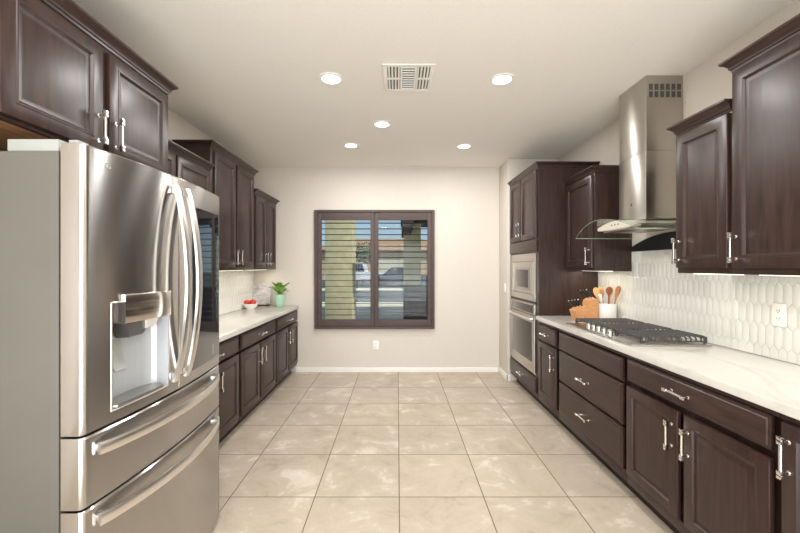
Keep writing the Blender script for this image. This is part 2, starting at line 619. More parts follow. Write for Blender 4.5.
tag(build('countertop', M().box(XR - .002, 1.375, .79, 3.7585, .8925, .932, .004), QUARTZ, origin=(1.7, 2.3, .8925)), 'white quartz countertop under the cooktop along the right wall', 'countertop')

# ------------------------------------------------------------------ backsplash tile
def picket(X, regions, W=.046, HT=.140, P=.026, name='', label='', flip=1):
    m = M()
    ya, yb = min(r[0] for r in regions), max(r[1] for r in regions)
    za, zb = min(r[2] for r in regions), max(r[3] for r in regions)
    for r in regions:
        m.box(X(.0012), X(.005), r[0], r[1], r[2], r[3])
    pitch = HT - P
    g = .0011
    nrow = int((zb - za) / pitch) + 3
    ncol = int((yb - ya) / W) + 3

    def inside(y, z, tol=0.0):
        return any(r[0] - tol <= y <= r[1] + tol and r[2] - tol <= z <= r[3] + tol for r in regions)

    def clip(poly, axis, val, keep_less):
        out = []
        for i in range(len(poly)):
            p, q = poly[i], poly[(i + 1) % len(poly)]
            pin = p[axis] <= val if keep_less else p[axis] >= val
            qin = q[axis] <= val if keep_less else q[axis] >= val
            if pin: out.append(p)
            if pin != qin:
                t = (val - p[axis]) / (q[axis] - p[axis])
                out.append((p[0] + (q[0] - p[0]) * t, p[1] + (q[1] - p[1]) * t))
        return out
    for rg in regions:
        for i in range(-1, nrow):
            for j in range(-1, ncol):
                cy = ya + j * W + (W / 2 if i % 2 else 0)
                cz = za + i * pitch
                w, h = W / 2 - g, HT / 2 - g
                poly = [(cy, cz - h), (cy + w, cz - h + P), (cy + w, cz + h - P), (cy, cz + h), (cy - w, cz + h - P), (cy - w, cz - h + P)]
                for ax, v, kl in ((0, rg[1], True), (0, rg[0], False), (1, rg[3], True), (1, rg[2], False)):
                    if poly: poly = clip(poly, ax, v, kl)
                if len(poly) < 3: continue
                ccy = sum(p[0] for p in poly) / len(poly)
                ccz = sum(p[1] for p in poly) / len(poly)
                if max(p[0] for p in poly) - min(p[0] for p in poly) < .008 or max(p[1] for p in poly) - min(p[1] for p in poly) < .008: continue
                tl = random.uniform(-.0012, .0012)
                tl2 = random.uniform(-.0007, .0007)
                ins = lambda k: [(ccy + (p[0] - ccy) * k, ccz + (p[1] - ccz) * (1 - (1 - k) * .5)) for p in poly]
                rings = []
                for k, d in ((1, .0048), (.985, .0074), (.90, .0082)):
                    rings.append([(X(d + (tl * (p[0] - ccy) / W + tl2 * (p[1] - ccz) / HT if d > .005 else 0)), p[0], p[1]) for p in ins(k)])
                m.loft(rings)
    o = build('backsplash', m, TILEW, origin=(X(.004), (ya + yb) / 2, za), smooth=20)
    return tag(o, label, 'backsplash')


picket(sx('R'), [(.85, 2.2665, .9328, 1.379), (2.2665, 3.2145, .9328, 1.5445), (3.2145, 3.755, .9328, 1.379)],
       label='white picket tile backsplash on the right wall behind the cooktop')

# ------------------------------------------------------------------ right run: oven tower
X = sx('R')
TY0, TY1 = 3.761, 4.688
tw = thing('oven_cabinet', 'tall dark brown oven tower cabinet holding the microwave and wall oven', 'cabinet', (X(.3), (TY0 + TY1) / 2, 0))
bm_ = M()
bm_.box(X(.004), X(DR), TY0, TY0 + .02, .10, 2.40)
bm_.box(X(.004), X(DR), TY1 - .02, TY1, .10, 2.40)
bm_.box(X(.004), X(.02), TY0 + .02, TY1 - .02, .10, 2.40)
for a, b_ in ((.10, .325), (1.043, 1.060), (1.560, 1.578), (1.60, 2.40)):
    bm_.box(X(.02), X(DR - .001), TY0 + .02, TY1 - .02, a, b_)
bm_.box(X(.57), X(DR), TY0 + .02, TY0 + .042, .325, 1.6).box(X(.57), X(DR), TY1 - .095, TY1 - .02, .325, 1.6)
build('body', bm_, WOOD, tw, smooth=0)
build('toe_kick', M().box(X(.004), X(DR - .075), TY0, TY1, .0005, .099), WOODIN, tw, smooth=0)
build('filler_panel', M().box(X(DR + .0003), X(DR + .018), 3.78, 4.66, 1.575, 1.692, .002), WOODH, tw)
add_front(tw, 'drawer', 'R', 3.79, 4.655, .142, .302, DR + .0003, SLAB, None, (4.22, .225, 'y'))
add_front(tw, 'door', 'R', 4.262, 4.655, 1.703, 2.395, DR + .0003, DOOR, None, (4.295, 1.83, 'z'))
add_front(tw, 'door', 'R', 3.80, 4.243, 1.703, 2.395, DR + .0003, DOOR, None, (4.21, 1.83, 'z'))
build('crown_moulding', crown('R', DR, TY0, TY1 - .001, 2.395, True, False), WOODH, tw)

mw = thing('microwave', 'stainless steel built-in microwave in the tower above the oven', 'microwave', (X(.4), 4.19, 1.061))
F = DR + .001
mm = M().box(X(.12), X(F), 3.81, 4.585, 1.065, 1.555)
for a in ((3.80, 4.585, 1.064, 1.130), (3.80, 4.585, 1.475, 1.556), (3.80, 3.885, 1.130, 1.475), (4.50, 4.585, 1.130, 1.475)):
    mm.box(X(F), X(F + .022), *a, .002)
build('body', mm, STEEL, mw)
dmw = build('door', M().box(X(F + .002), X(F + .018), 3.89, 4.495, 1.135, 1.47, .003), STEEL, mw)
build('window', M().box(X(F + .018), X(F + .021), 3.93, 4.46, 1.165, 1.415, .001), STEELD, dmw)
build('window', M().box(X(F + .021), X(F + .0225), 4.0, 4.39, 1.195, 1.385, .0005), OVENGLASS, dmw)

ov = thing('wall_oven', 'stainless steel wall oven with a curved bar handle below the microwave', 'oven', (X(.4), 4.19, .326))
om = M().box(X(.06), X(F), 3.815, 4.585, .33, 1.038)
om.box(X(F), X(F + .016), 3.80, 4.59, .327, .352, .002)
build('body', om, STEEL, ov)
cp = build('control_panel', M().box(X(F + .0005), X(F + .024), 3.80, 4.59, .925, 1.036, .003), STEEL, ov)
build('display', M().box(X(F + .0242), X(F + .026), 3.85, 4.55, .94, 1.02, .001), OVENGLASS, cp)
od = build('door', M().box(X(F + .0005), X(F + .026), 3.80, 4.59, .355, .918, .004), STEEL, ov)
build('window', M().box(X(F + .0262), X(F + .028), 3.875, 4.515, .44, .845, .001), OVENGLASS, od)
hp = [(X(F + .028), 3.83, .885), (X(F + .055), 3.845, .885)] + [(X(F + .055 + .014 * math.sin(PI * k / 10)), 3.86 + .67 * k / 10, .885) for k in range(11)] + [(X(F + .055), 4.545, .885), (X(F + .028), 4.56, .885)]
build('handle', M().tube(hp, .0115, 10), SATIN, od)

# ------------------------------------------------------------------ right run: wall cabinets
UR = .32
ua = upper_cabinet('R', 3.2165, 3.757, 1.381, 2.272, 'dark brown wall cabinet between the oven tower and the range hood', UR,
                   [(3.24, 3.725, 1.412, 2.205, (3.272, 1.51, 'z'))], True, False)
light_bar(ua, 'R', .16, 3.26, 3.72, 1.381, 2.2)
ub = upper_cabinet('R', 1.894, 2.2645, 1.381, 2.262, 'shorter reddish brown wall cabinet just right of the range hood', UR,
                   [(1.905, 2.255, 1.412, 2.195, (2.228, 1.512, 'z'))], False, True)
light_bar(ub, 'R', .24, 1.94, 2.22, 1.381, .7)
uc = upper_cabinet('R', 1.33, 1.892, 1.381, 2.452, 'taller reddish brown wall cabinet at the upper right edge', UR,
                   [(1.35, 1.878, 1.412, 2.385, (1.850, 1.512, 'z'))], True, True)
light_bar(uc, 'R', .20, 1.38, 1.86, 1.381, 1.3)

# ------------------------------------------------------------------ range hood
HY0, HY1 = 2.37, 3.208
HC = (HY0 + HY1) / 2
hd = thing('range_hood', 'stainless steel chimney range hood with a curved glass canopy over the cooktop', 'range hood', (X(.1), HC, 1.545))
KY0, KY1 = 2.640, 2.965
KX = 1.737
build('chimney', M().box(XR - .003, KX, KY0, KY1, 1.755, 2.23, .006), STEEL, hd)
vm = M().box(XR - .003, KX + .003, KY0 + .003, KY1 - .003, 2.23, H - .002, .004)
up = build('upper_chimney', vm, STEEL, hd)
gm_ = M()
for r in range(2):
    for c in range(6):
        xx = KX + .022 + c * .0395
        zz = 2.655 - r * .052
        gm_.box(xx, xx + .026, KY0 + .001, KY0 + .0024, zz, zz + .042)
        if c < 6:
            yy = KY0 + .025 + c * .048
build('vent_slots', gm_, PLASTD, up, smooth=0)
lm_ = M().box(KX - .0012, KX + .002, 2.795, 2.815, 1.872, 1.878).box(KX - .0012, KX + .002, 2.800, 2.806, 1.866, 1.888)
build('logo', lm_, PLASTD, hd, smooth=0)
sag = lambda y: 1.765 - .105 * ((y - HC) / ((HY1 - HY0) / 2)) ** 2
N = 28
g_top, edge = M(), M()
rings = []
for k in range(N + 1):
    y = HY0 + (HY1 - HY0) * k / N
    xf_ = 1.515 - .035 * (1 - ((y - HC) / ((HY1 - HY0) / 2)) ** 2)
    z = sag(y)
    rings.append([(XR - .004, y, z), (xf_, y, z), (xf_, y, z - .007), (XR - .004, y, z - .007)])
g_top.loft(rings)
go = build('glass_canopy', g_top, HOODGLASS, hd)
em = M()
pts = [(r[1][0] - .0006, r[1][1], r[1][2] - .0035) for r in rings]
em.bar(pts, .0008, .0014)
for yy in (HY0, HY1):
    em.box(1.516, XR - .006, yy - .001, yy + .001, 1.660 - .006, 1.660 - .001)
build('glass_edge', em, GLASSEDGE, go)
# body under the glass, with a gently arched top that follows it
bd = M()
rings = []
for k in range(13):
    y = 2.50 + (3.02 - 2.50) * k / 12
    zt = sag(y) - .009
    zb = 1.69 + .012 * ((y - HC) / .26) ** 2
    rings.append([(XR - .012, y, zt), (1.605, y, zt), (1.60, y, zt - .004), (1.60, y, zb + .004), (1.605, y, zb), (XR - .012, y, zb)])
bd.loft(rings)
hb = build('hood_body', bd, mat('satin_hood_steel', lin(226, 218, 204), .42, .35), hd)
for k in range(3):
    build('button', M().lathe((1.601, 2.74 + k * .04, 1.727), [(.006, 0), (.006, -.003)], 10, 'x'), PLASTD, hb)
build('filter', M().box(1.63, 1.93, 2.53, 2.99, 1.683, 1.690), STEEL, hb, smooth=0)
ap = []
for k in range(21):
    y = 2.268 + (3.2135 - 2.268) * k / 20
    ap.append((y, 1.672 - .088 * ((y - 2.741) / .4725) ** 2))
bp = M()
poly = [(2.268, 1.5455)] + ap + [(3.2135, 1.5455)]
bp.loft([[(XR - .0012, y, z) for y, z in poly], [(XR - .010, y, z) for y, z in poly]])
build('back_panel', bp, BLACK, hd, smooth=0)

# ------------------------------------------------------------------ cooktop
ck = thing('gas_cooktop', 'black and stainless five burner gas cooktop set in the right countertop', 'cooktop', (1.68, 2.765, .9322))
CT = .9325
GX0, GX1, GY0, GY1 = 1.425, 1.925, 2.305, 3.205
build('tray', M().box(GX0, GX1, GY0, GY1, CT, CT + .008, .003).box(GX0 + .02, GX1 - .02, GY0 + .02, GY1 - .02, CT + .008, CT + .011), STEEL, ck)
for i in range(5):
    y = 2.62 + i * .072
    k = build('knob', M().lathe((1.474, y, CT + .0113), [(.024, 0), (.024, .004), (.019, .006), (.0175, .030), (.015, .033)], 20), SATIN, ck)
    build('pointer', M().box(1.470, 1.478, y - .016, y + .016, CT + .0444, CT + .052, .002), SATIN, k)
for x, y, r in ((1.62, 2.50, .042), (1.83, 2.50, .035), (1.73, 2.765, .055), (1.62, 3.03, .035), (1.83, 3.03, .042)):
    b = build('burner', M().lathe((x, y, CT + .0113), [(r * 1.25, 0), (r * 1.2, .006), (r, .009), (r, .014)], 22), STEELD, ck)
    build('burner_cap', M().lathe((x, y, CT + .0254), [(r * .9, 0), (r * .92, .004), (r * .8, .008)], 22), IRON, b)
for gy0, gy1 in ((2.335, 2.612), (2.618, 2.912), (2.918, 3.195)):
    gm_ = M()
    x0 = 1.525 if abs((gy0 + gy1) / 2 - 2.765) < .05 else 1.44
    if x0 > 1.5: x0 = 1.512
    else: x0 = 1.505
    x1 = 1.915
    zt = CT + .052
    b = .0055
    for q0, q1 in ((gy0, gy0 + .009), (gy1 - .009, gy1)):
        gm_.box(x0, x1, q0, q1, zt - .033, zt - .024, .002)
    gm_.box(x0, x0 + .009, gy0, gy1, zt - .014, zt, .002).box(x1 - .009, x1, gy0, gy1, zt - .014, zt, .002)
    nb = 14
    for k in range(nb):
        xx = x0 + .0045 + (x1 - x0 - .009) * k / (nb - 1)
        gm_.bar([(xx, gy0 + .004, zt - .03), (xx, gy0 + .004, zt - .012), (xx, gy0 + .014, zt - .002), (xx, gy0 + .03, zt), (xx, gy1 - .03, zt), (xx, gy1 - .014, zt - .002), (xx, gy1 - .004, zt - .012), (xx, gy1 - .004, zt - .03)], .0042, .0045, (1, 0, 0))
    gm_.box(x0, x1, (gy0 + gy1) / 2 - .005, (gy0 + gy1) / 2 + .005, zt - .015, zt - .001)
    for xx in (x0, x1 - .014):
        for yy in (gy0, gy1 - .014):
            gm_.box(xx, xx + .014, yy, yy + .014, CT + .0112, zt - .004)
    build('grate', gm_, IRON, ck)

# ------------------------------------------------------------------ knife block, crock, utensils
CTOP = .9322
BLOCKW = noise_col(mat('block_wood', lin(205, 140, 84), .5), lin(196, 136, 86), lin(216, 162, 112), scale=(6, 6, 25), nscale=4)
kbx = build('knife_block', M().prism([(1.622, CTOP), (1.594, 1.022), (1.655, 1.050), (1.712, 1.064), (1.722, 1.110), (1.770, 1.138), (1.800, 1.128), (1.800, CTOP)], 3.385, 3.505), BLOCKW, origin=(1.72, 3.445, CTOP), smooth=0)
tag(kbx, 'light wooden knife block standing on the countertop behind the cooktop', 'knife block')
KH = mat('knife_handle_black', lin(28, 27, 27), .35)
dirv = Vector((-.52, 0, .72)).normalized()


def knife(p, L, label, grp):
    t = thing('kitchen_knife', label, 'knife', p, grp)
    p = Vector(p) + dirv * .0015
    e = p + dirv * L
    build('handle', M().bar([p + dirv * .012, p + dirv * L * .5, e - dirv * .008], .0062, .0085, (0, 1, 0)), KH, t)
    build('bolster', M().bar([p, p + dirv * .0118], .0058, .008, (0, 1, 0)), NICKEL, t)
    build('end_cap', M().bar([e - dirv * .0078, e], .0066, .0088, (0, 1, 0)), NICKEL, t)


# points on the two slanted top faces
for i in range(3):
    kx = 1.758 - i * .012
    knife((kx, 3.404 + i * .038, 1.1335 - i * .007), .10,
          ('nearest', 'middle', 'farthest')[i] + ' black handled knife in the upper row of the knife block', 'knives in the upper row of the block')
for i in range(4):
    y = 3.402 + i * .029
    kx = 1.6715 - i * .0145
    knife((kx, y, (1.0565, 1.0520, 1.0446, 1.0385)[i]), .085,
          ('nearest', 'second nearest', 'third nearest', 'farthest')[i] + ' black handled knife in the lower row of the knife block', 'knives in the lower row of the block')

CERAM = mat('white_ceramic', lin(240, 238, 232), .25)
crx, cry = 1.893, 3.42
cr_ = build('utensil_crock', M().lathe((crx, cry, CTOP), [(.070, 0), (.078, .003), (.0805, .010), (.0805, .152), (.079, .156), (.074, .156), (.073, .012), (.02, .010)], 32), CERAM, origin=(crx, cry, CTOP))
tag(cr_, 'white ceramic crock holding wooden utensils on the right countertop', 'utensil crock')
W1 = noise_col(mat('beech_wood', lin(214, 160, 102), .5), lin(204, 146, 88), lin(224, 176, 122), scale=(20, 20, 3), nscale=4)
W2 = noise_col(mat('walnut_wood', lin(140, 86, 54), .5), lin(124, 72, 44), lin(156, 98, 62), scale=(20, 20, 3), nscale=4)
W3 = noise_col(mat('olive_wood', lin(190, 130, 78), .5), lin(170, 108, 60), lin(204, 146, 92), scale=(20, 20, 3), nscale=4)


def utensil(name, label, base, tip, mat_, head, hl):
    """stick from base to tip whose last hl metres carry a flat head of half width head"""
    b, t = Vector(base), Vector(tip)
    d = (t - b).normalized()
    L = (t - b).length
    side = Vector((1, 0, 0)); side = (side - d * side.dot(d)).normalized()
    nrm = d.cross(side)
    m = M()
    rings = []
    prof = [(0, .006, .006), (L - hl, .0065, .0055), (L - hl * .85, .011, .005), (L - hl * .6, head * .8, .005), (L - hl * .35, head, .0055), (L - hl * .12, head * .78, .005), (L, head * .3, .003)]
    for s, a, c in prof:
        rings.append([b + d * s + side * a * math.cos(q * PI / 6) + nrm * c * math.sin(q * PI / 6) for q in range(12)])
    m.loft(rings)
    return tag(build(name, m, mat_, origin=base), label, 'utensil', 'utensils in the white crock')


zb = CTOP + .014
def stick(name, label, tx, ty, tz, m_, head, hl):
    utensil(name, label, (crx + tx * .35, cry + ty * .35, zb), (crx + tx, cry + ty, tz), m_, head, hl)


stick('wooden_spoon', 'dark walnut spoon standing upright in the middle of the white crock', .006, -.036, 1.238, W2, .033, .085)
stick('wooden_spatula', 'pale wooden spatula leaning left in the white crock', -.074, .052, 1.228, W1, .030, .11)
stick('wooden_fork', 'slim pale wooden utensil just left of the dark spoon', -.014, .070, 1.228, W1, .024, .08)
stick('slotted_spoon', 'reddish wooden turner between the left spatula and the dark spoon', -.042, .010, 1.212, W3, .022, .09)
stick('wooden_ladle', 'long brown wooden paddle leaning far right in the white crock', .078, -.060, 1.25, W3, .026, .13)
stick('wooden_turner', 'short pale wooden utensil right of the dark spoon in the crock', .056, .030, 1.22, W1, .023, .09)
rp = M()
b0, t0 = Vector((crx - .010, cry - .022, zb)), Vector((crx - .080, cry - .030, 1.172))
rp.tube([b0, b0.lerp(t0, .70), b0.lerp(t0, .76), b0.lerp(t0, .97), t0], [.005, .006, .0135, .0150, .009], 12)
tag(build('white_spatula', rp, CERAM, origin=b0), 'white handled utensil leaning out of the crock over the knife block', 'utensil', 'utensils in the white crock')

# ------------------------------------------------------------------ outlets and switch
def outlet(label, loc, axis, name='wall_outlet', rocker=False):
    t = thing(name, label, 'switch' if rocker else 'outlet', loc)
    x, y, z = loc
    w, h = .036, .059
    def bx(a0, a1, o0, o1, z0, z1, bev):
        m = M()
        if axis == '-y': return m.box(x + a0, x + a1, y - o1, y - o0, z + z0, z + z1, bev)
        return m.box(x - o1, x - o0, y + a0, y + a1, z + z0, z + z1, bev)
    build('cover_plate', bx(-w, w, .0005, .006, -h, h, .002), OUTLET, t)
    if rocker:
        build('rocker', bx(-.017, .017, .0062, .009, -.034, .034, .002), OUTLET, t)
    else:
        for zc in (-.02, .02):
            r = build('receptacle', bx(-.016, .016, .0062, .008, zc - .014, zc + .014, .002), OUTLET, t)
            m = bx(-.0075, -.0045, .0081, .0084, zc - .002, zc + .008, 0)
            q = bx(.0045, .0075, .0081, .0084, zc - .002, zc + .006, 0)
            m.add(q.v, q.f)
            q = bx(-.0025, .0025, .0081, .0084, zc - .009, zc - .005, 0)
            m.add(q.v, q.f)
            build('slots', m, SLOT, r, smooth=0)


outlet('white wall outlet on the back wall below the window', (-.287, YB, .363), '-y')
outlet('white wall outlet on the right tile backsplash', (XR - .0095, 1.968, 1.168), '-x')
outlet('white light switch on the side of the wall beside the oven tower', (CX, 4.80, 1.15), '-x', 'light_switch', True)

# ------------------------------------------------------------------ refrigerator
FY0, FY1 = 1.19, 2.11
FC = (FY0 + FY1) / 2
fr = thing('refrigerator', 'large stainless steel french door refrigerator on the left', 'refrigerator', (-1.45, FC, 0))
xf = lambda y: -.990 + .036 * (1 - ((y - FC) / (FY1 - FC)) ** 2)
build('body', M().box(-1.89, -1.068, FY0 + .002, FY1 - .002, .03, 1.785, .004), GREYPAINT, fr)
fm = M()
for yy in (FY0 + .06, FY1 - .06):
    for xx in (-1.14, -1.82):
        fm.lathe((xx, yy, .0005), [(.02, 0), (.02, .0295)], 12)
build('feet', fm, PLASTD, fr)
build('toe_grille', M().box(-1.10, -1.069, FY0 + .01, FY1 - .01, .012, .0295), PLASTD, fr)


def fridge_front(y0, y1, z0, z1, r0, r1, hole=None, xb=-1.060):
    ys = [y0 + (y1 - y0) * k / 22 for k in range(23)]
    if hole:
        ys = sorted([y for y in ys if all(abs(y - h) > .012 for h in hole[:2])] + [hole[0], hole[1]])
    R_ = .014
    prof = [(y0, xb)]
    if r0:
        prof += [(y0, xf(y0) - R_), (y0 + R_ * .3, xf(y0) - R_ * .3), (y0 + R_, xf(y0 + R_))]
        ys = [y for y in ys if y > y0 + R_ * 1.2]
    else:
        prof += [(y0, xf(y0) - .004), (y0 + .004, xf(y0 + .004))]
        ys = [y for y in ys if y > y0 + .006]
    if r1:
        ys = [y for y in ys if y < y1 - R_ * 1.2]
        tail = [(y1 - R_, xf(y1 - R_)), (y1 - R_ * .3, xf(y1) - R_ * .3), (y1, xf(y1) - R_), (y1, xb)]
    else:
        ys = [y for y in ys if y < y1 - .006]
        tail = [(y1 - .004, xf(y1 - .004)), (y1, xf(y1) - .004), (y1, xb)]
    prof += [(y, xf(y)) for y in ys] + tail
    zs = [(z0, .004), (z0 + .004, 0)] + ([(hole[2], 0), (hole[3], 0)] if hole else []) + [(z1 - .006, 0), (z1, .006)]
    m = M()
    n = len(prof)
    for z, ins in zs:
        for (y, x) in prof:
            xx = x - ins if x > xb + .001 else x
            m.v.append((xx, y, z))
    for i in range(len(zs) - 1):
        for j in range(n - 1):
            if hole and abs(zs[i][0] - hole[2]) < 1e-6 and hole[0] - 1e-6 <= prof[j][0] and prof[j + 1][0] <= hole[1] + 1e-6 and prof[j][1] > xb + .001:
                continue
            m.f.append((i * n + j, i * n + j + 1, (i + 1) * n + j + 1, (i + 1) * n + j))
        m.f.append((i * n + n - 1, i * n, (i + 1) * n, (i + 1) * n + n - 1))
    m.f.append(tuple(range(n))[::-1])
    m.f.append(tuple((len(zs) - 1) * n + j for j in range(n)))
    return m


HOLE = (1.290, 1.578, .925, 1.296)
SPLIT = 1.652
ld = build('door', fridge_front(FY0, SPLIT - .002, .884, 1.81, True, False, HOLE), STEELF, fr)
rd = build('door', fridge_front(SPLIT + .002, FY1, .884, 1.81, False, True), STEELF, fr)
d1 = build('drawer', fridge_front(FY0, FY1, .650, .876, True, True), STEELF, fr)
d2 = build('drawer', fridge_front(FY0, FY1, .030, .642, True, True), STEELF, fr)
rd['label'] = 'right refrigerator door with a dark glass panel'
# dark mirrored glass panel on the right door
gp = M()
rings = []
for k in range(15):
    y = 1.765 + (2.080 - 1.765) * k / 14
    rings.append([(xf(y) + .0003, y, .935), (xf(y) + .0018, y, .937), (xf(y) + .0018, y, 1.700), (xf(y) + .0003, y, 1.702)])
gp.loft(rings)
build('glass_panel', gp, BLACKGLASS, rd)
# dispenser
y0, y1, z0, z1 = HOLE
bx_ = -1.048
rm = M()
npt = 14
back = []
for k in range(npt + 1):
    a = PI * k / npt
    yy = (y0 + y1) / 2 - (y1 - y0) / 2 * math.cos(a)
    depth = math.sin(a) ** .45 if 0 < k < npt else 0
    xfr = xf(yy)
    back.append((yy, (xfr + (bx_ - xfr) * depth)))
for i in range(npt):
    (ya, xa), (yb_, xb_) = back[i], back[i + 1]
    rm.add([(xa, ya, z0), (xb_, yb_, z0), (xb_, yb_, z1), (xa, ya, z1)], [(0, 1, 2, 3)])
# floor and ceiling of the recess
fpts = [(y0 + (y1 - y0) * k / 10, xf(y0 + (y1 - y0) * k / 10)) for k in range(11)]
for zz in (z0, z1):
    poly = [(x, y, zz) for y, x in back] + [(x - .0005, y, zz) for y, x in fpts[::-1]]
    rm.add(poly, [tuple(range(len(poly)))])
build('dispenser_recess', rm, PLAST, ld, recalc=False)
# rim
rim = M()
for zz in (z0, z1):
    rim.bar([(xf(y0 + (y1 - y0) * k / 10) + .001, y0 + (y1 - y0) * k / 10, zz) for k in range(11)], .0018, .002)
for yy in (y0, y1):
    rim.bar([(xf(yy) + .001, yy, z0), (xf(yy) + .001, yy, z1)], .0018, .002, (0, 1, 0))
build('dispenser_rim', rim, SATIN, ld)
pm = M()
rings = []
for k in range(11):
    y = 1.332 + (1.572 - 1.332) * k / 10
    rings.append([(xf(y) - .03, y, 1.219), (xf(y) + .012, y, 1.219), (xf(y) + .014, y, 1.222), (xf(y) + .014, y, 1.318), (xf(y) + .012, y, 1.321), (xf(y) + .0003, y, 1.321), (xf(y) + .0003, y, 1.297), (xf(y) - .03, y, 1.292)])
pm.loft(rings)
build('control_panel', pm, steel('panel_steel', (.66, .62, .57, 1), .16), ld)
nm = M()
nm.loft([[(-1.035, 1.36, 1.217), (-.975, 1.37, 1.217), (-.975, 1.50, 1.217), (-1.035, 1.51, 1.217)],
         [(-1.03, 1.375, 1.165), (-.985, 1.39, 1.165), (-.985, 1.47, 1.165), (-1.03, 1.485, 1.165)],
         [(-1.03, 1.385, 1.158), (-.992, 1.395, 1.158), (-.992, 1.465, 1.158), (-1.03, 1.475, 1.158)]])
build('ice_chute', nm, PLASTD, ld)
build('nozzle', M().loft([[(-1.02, 1.445, 1.215), (-.965, 1.445, 1.215), (-.965, 1.53, 1.215), (-1.02, 1.53, 1.215)], [(-1.015, 1.455, 1.178), (-.972, 1.455, 1.182), (-.972, 1.515, 1.182), (-1.015, 1.515, 1.178)]]), SATIN, ld)
build('paddle', M().bar([(-1.030, 1.37, 1.155), (-1.022, 1.37, 1.09), (-1.005, 1.37, 1.052), (-1.0, 1.37, 1.045)], .004, .032, (0, 1, 0)), PLASTG, ld)
tm = M()
poly = [(x + .004, y) for y, x in back[1:-1]] + [(x - .003, y) for y, x in fpts[::-1][1:-1]]
tm.loft([[(x, y, z0 + .0015) for x, y in poly], [(x, y, z0 + .012) for x, y in poly]])
build('drip_tray', tm, STEELD, ld)
# vertical bow handles
for parent, yy in ((ld, 1.603), (rd, 1.690)):
    base = xf(yy)
    pts = []
    for k in range(25):
        u = k / 24
        z = .935 + (1.765 - .935) * u
        s = math.sin(PI * u)
        pts.append((base + .012 + .058 * s ** .75, yy, z))
    m = M().bar(pts, .0085, .018, (0, 1, 0))
    for zz in (.955, 1.745):
        m.box(base + .0004, base + .022, yy - .010, yy + .010, zz - .014, zz + .014, .003)
    build('handle', m, SATIN, parent)
# horizontal bow handles on the drawers
for parent, zz in ((d1, .826), (d2, .594)):
    pts = []
    for k in range(29):
        u = k / 28
        y = 1.232 + (2.04 - 1.232) * u
        pts.append((xf(y) + .012 + .046 * math.sin(PI * u) ** .7, y, zz))
    m = M().bar(pts, .0075, .0195, (0, 0, 1))
    for yy in (1.25, 2.022):
        m.box(xf(yy) - .002, xf(yy) + .02, yy - .014, yy + .014, zz - .011, zz + .011, .003)
    build('handle', m, SATIN, parent)
# hinge covers on top
build('hinge_cover', M().box(-1.235, -1.072, FY0 + .006, FY0 + .09, 1.7855, 1.824, .004).box(-1.075, -1.045, FY0 + .01, FY0 + .07, 1.795, 1.812, .003), PLASTG, fr)
build('hinge_cover', M().box(-1.235, -1.072, FY1 - .09, FY1 - .006, 1.7855, 1.824, .004), PLASTG, fr)
build('hinge', M().box(-1.042, -1.012, FY0 + .008, FY0 + .05, 1.8102, 1.822, .003), PLASTG, fr)
# small badge letters on the left door
tcv = bpy.data.curves.new('badge', 'FONT')
tcv.body = 'LG'
tcv.size = .022
tcv.extrude = .0006
to = bpy.data.objects.new('badge_text', tcv)
COL.objects.link(to)
dg = bpy.context.evaluated_depsgraph_get()
tme = to.evaluated_get(dg).to_mesh()
bmv = [(v.co.x, v.co.y, v.co.z) for v in tme.vertices]
bmf = [tuple(p.vertices) for p in tme.polygons]
bpy.data.objects.remove(to)
bad = M()
yb0 = 1.262
bad.add([(xf(yb0 + v[0]) + .0008 + v[2], yb0 + v[0], 1.752 + v[1]) for v in bmv], bmf)
build('badge', bad, SATIN, ld, smooth=0)

# ------------------------------------------------------------------ left run
X = sx('L')
DL = .578
base_cabinet('L', 2.30, 3.205, .853, 'dark brown base cabinet right beside the refrigerator, partly hidden by it', DL,
             [('drawer', 2.32, 3.185, .70, .832, SLAB, (2.75, .766, 'y')), ('door', 2.775, 3.185, .14, .683, RAISED, (2.81, .56, 'z')), ('door', 2.32, 2.74, .14, .683, RAISED, (2.705, .56, 'z'))])
base_cabinet('L', 3.207, 4.165, .853, 'middle dark brown base cabinet of the left run, below the bare counter', DL,
             [('drawer', 3.235, 4.145, .70, .832, SLAB, (3.69, .766, 'y')), ('door', 3.235, 3.665, .14, .683, RAISED, (3.63, .56, 'z')), ('door', 3.705, 4.145, .14, .683, RAISED, (3.74, .56, 'z'))])
base_cabinet('L', 4.167, 5.082, .853, 'farthest dark brown base cabinet on the left, against the back wall', DL,
             [('drawer', 4.195, 5.065, .70, .832, SLAB, (4.63, .766, 'y')), ('door', 4.195, 4.62, .14, .683, RAISED, (4.585, .56, 'z')), ('door', 4.66, 5.065, .14, .683, RAISED, (4.695, .56, 'z'))])
tag(build('countertop', M().box(X(.002), X(.605), 2.16, 5.0865, .8535, .894, .004), QUARTZ, origin=(-1.6, 3.6, .8535)), 'white quartz countertop along the left wall under the fruit bowl', 'countertop')
picket(X, [(2.17, 5.078, .8945, 1.378)], label='white picket tile backsplash on the left wall behind the fruit bowl')
UL = .31
u4 = upper_cabinet('L', 2.215, 3.268, 1.381, 2.30, 'low dark brown wall cabinet half hidden behind the refrigerator', UL,
                   [(2.235, 2.735, 1.412, 2.232, (2.70, 1.51, 'z')), (2.755, 3.245, 1.412, 2.232, (2.79, 1.51, 'z'))], True, False)
light_bar(u4, 'L', .20, 2.4, 3.2, 1.381, 3.0)
u2 = upper_cabinet('L', 3.2705, 4.272, 1.381, 2.505, 'tallest dark brown two door wall cabinet of the left run', UL,
                   [(3.322, 3.752, 1.412, 2.437, (3.718, 1.51, 'z')), (3.79, 4.215, 1.412, 2.437, (3.826, 1.51, 'z'))], True, True)
light_bar(u2, 'L', .20, 3.35, 4.2, 1.381, 3.4)
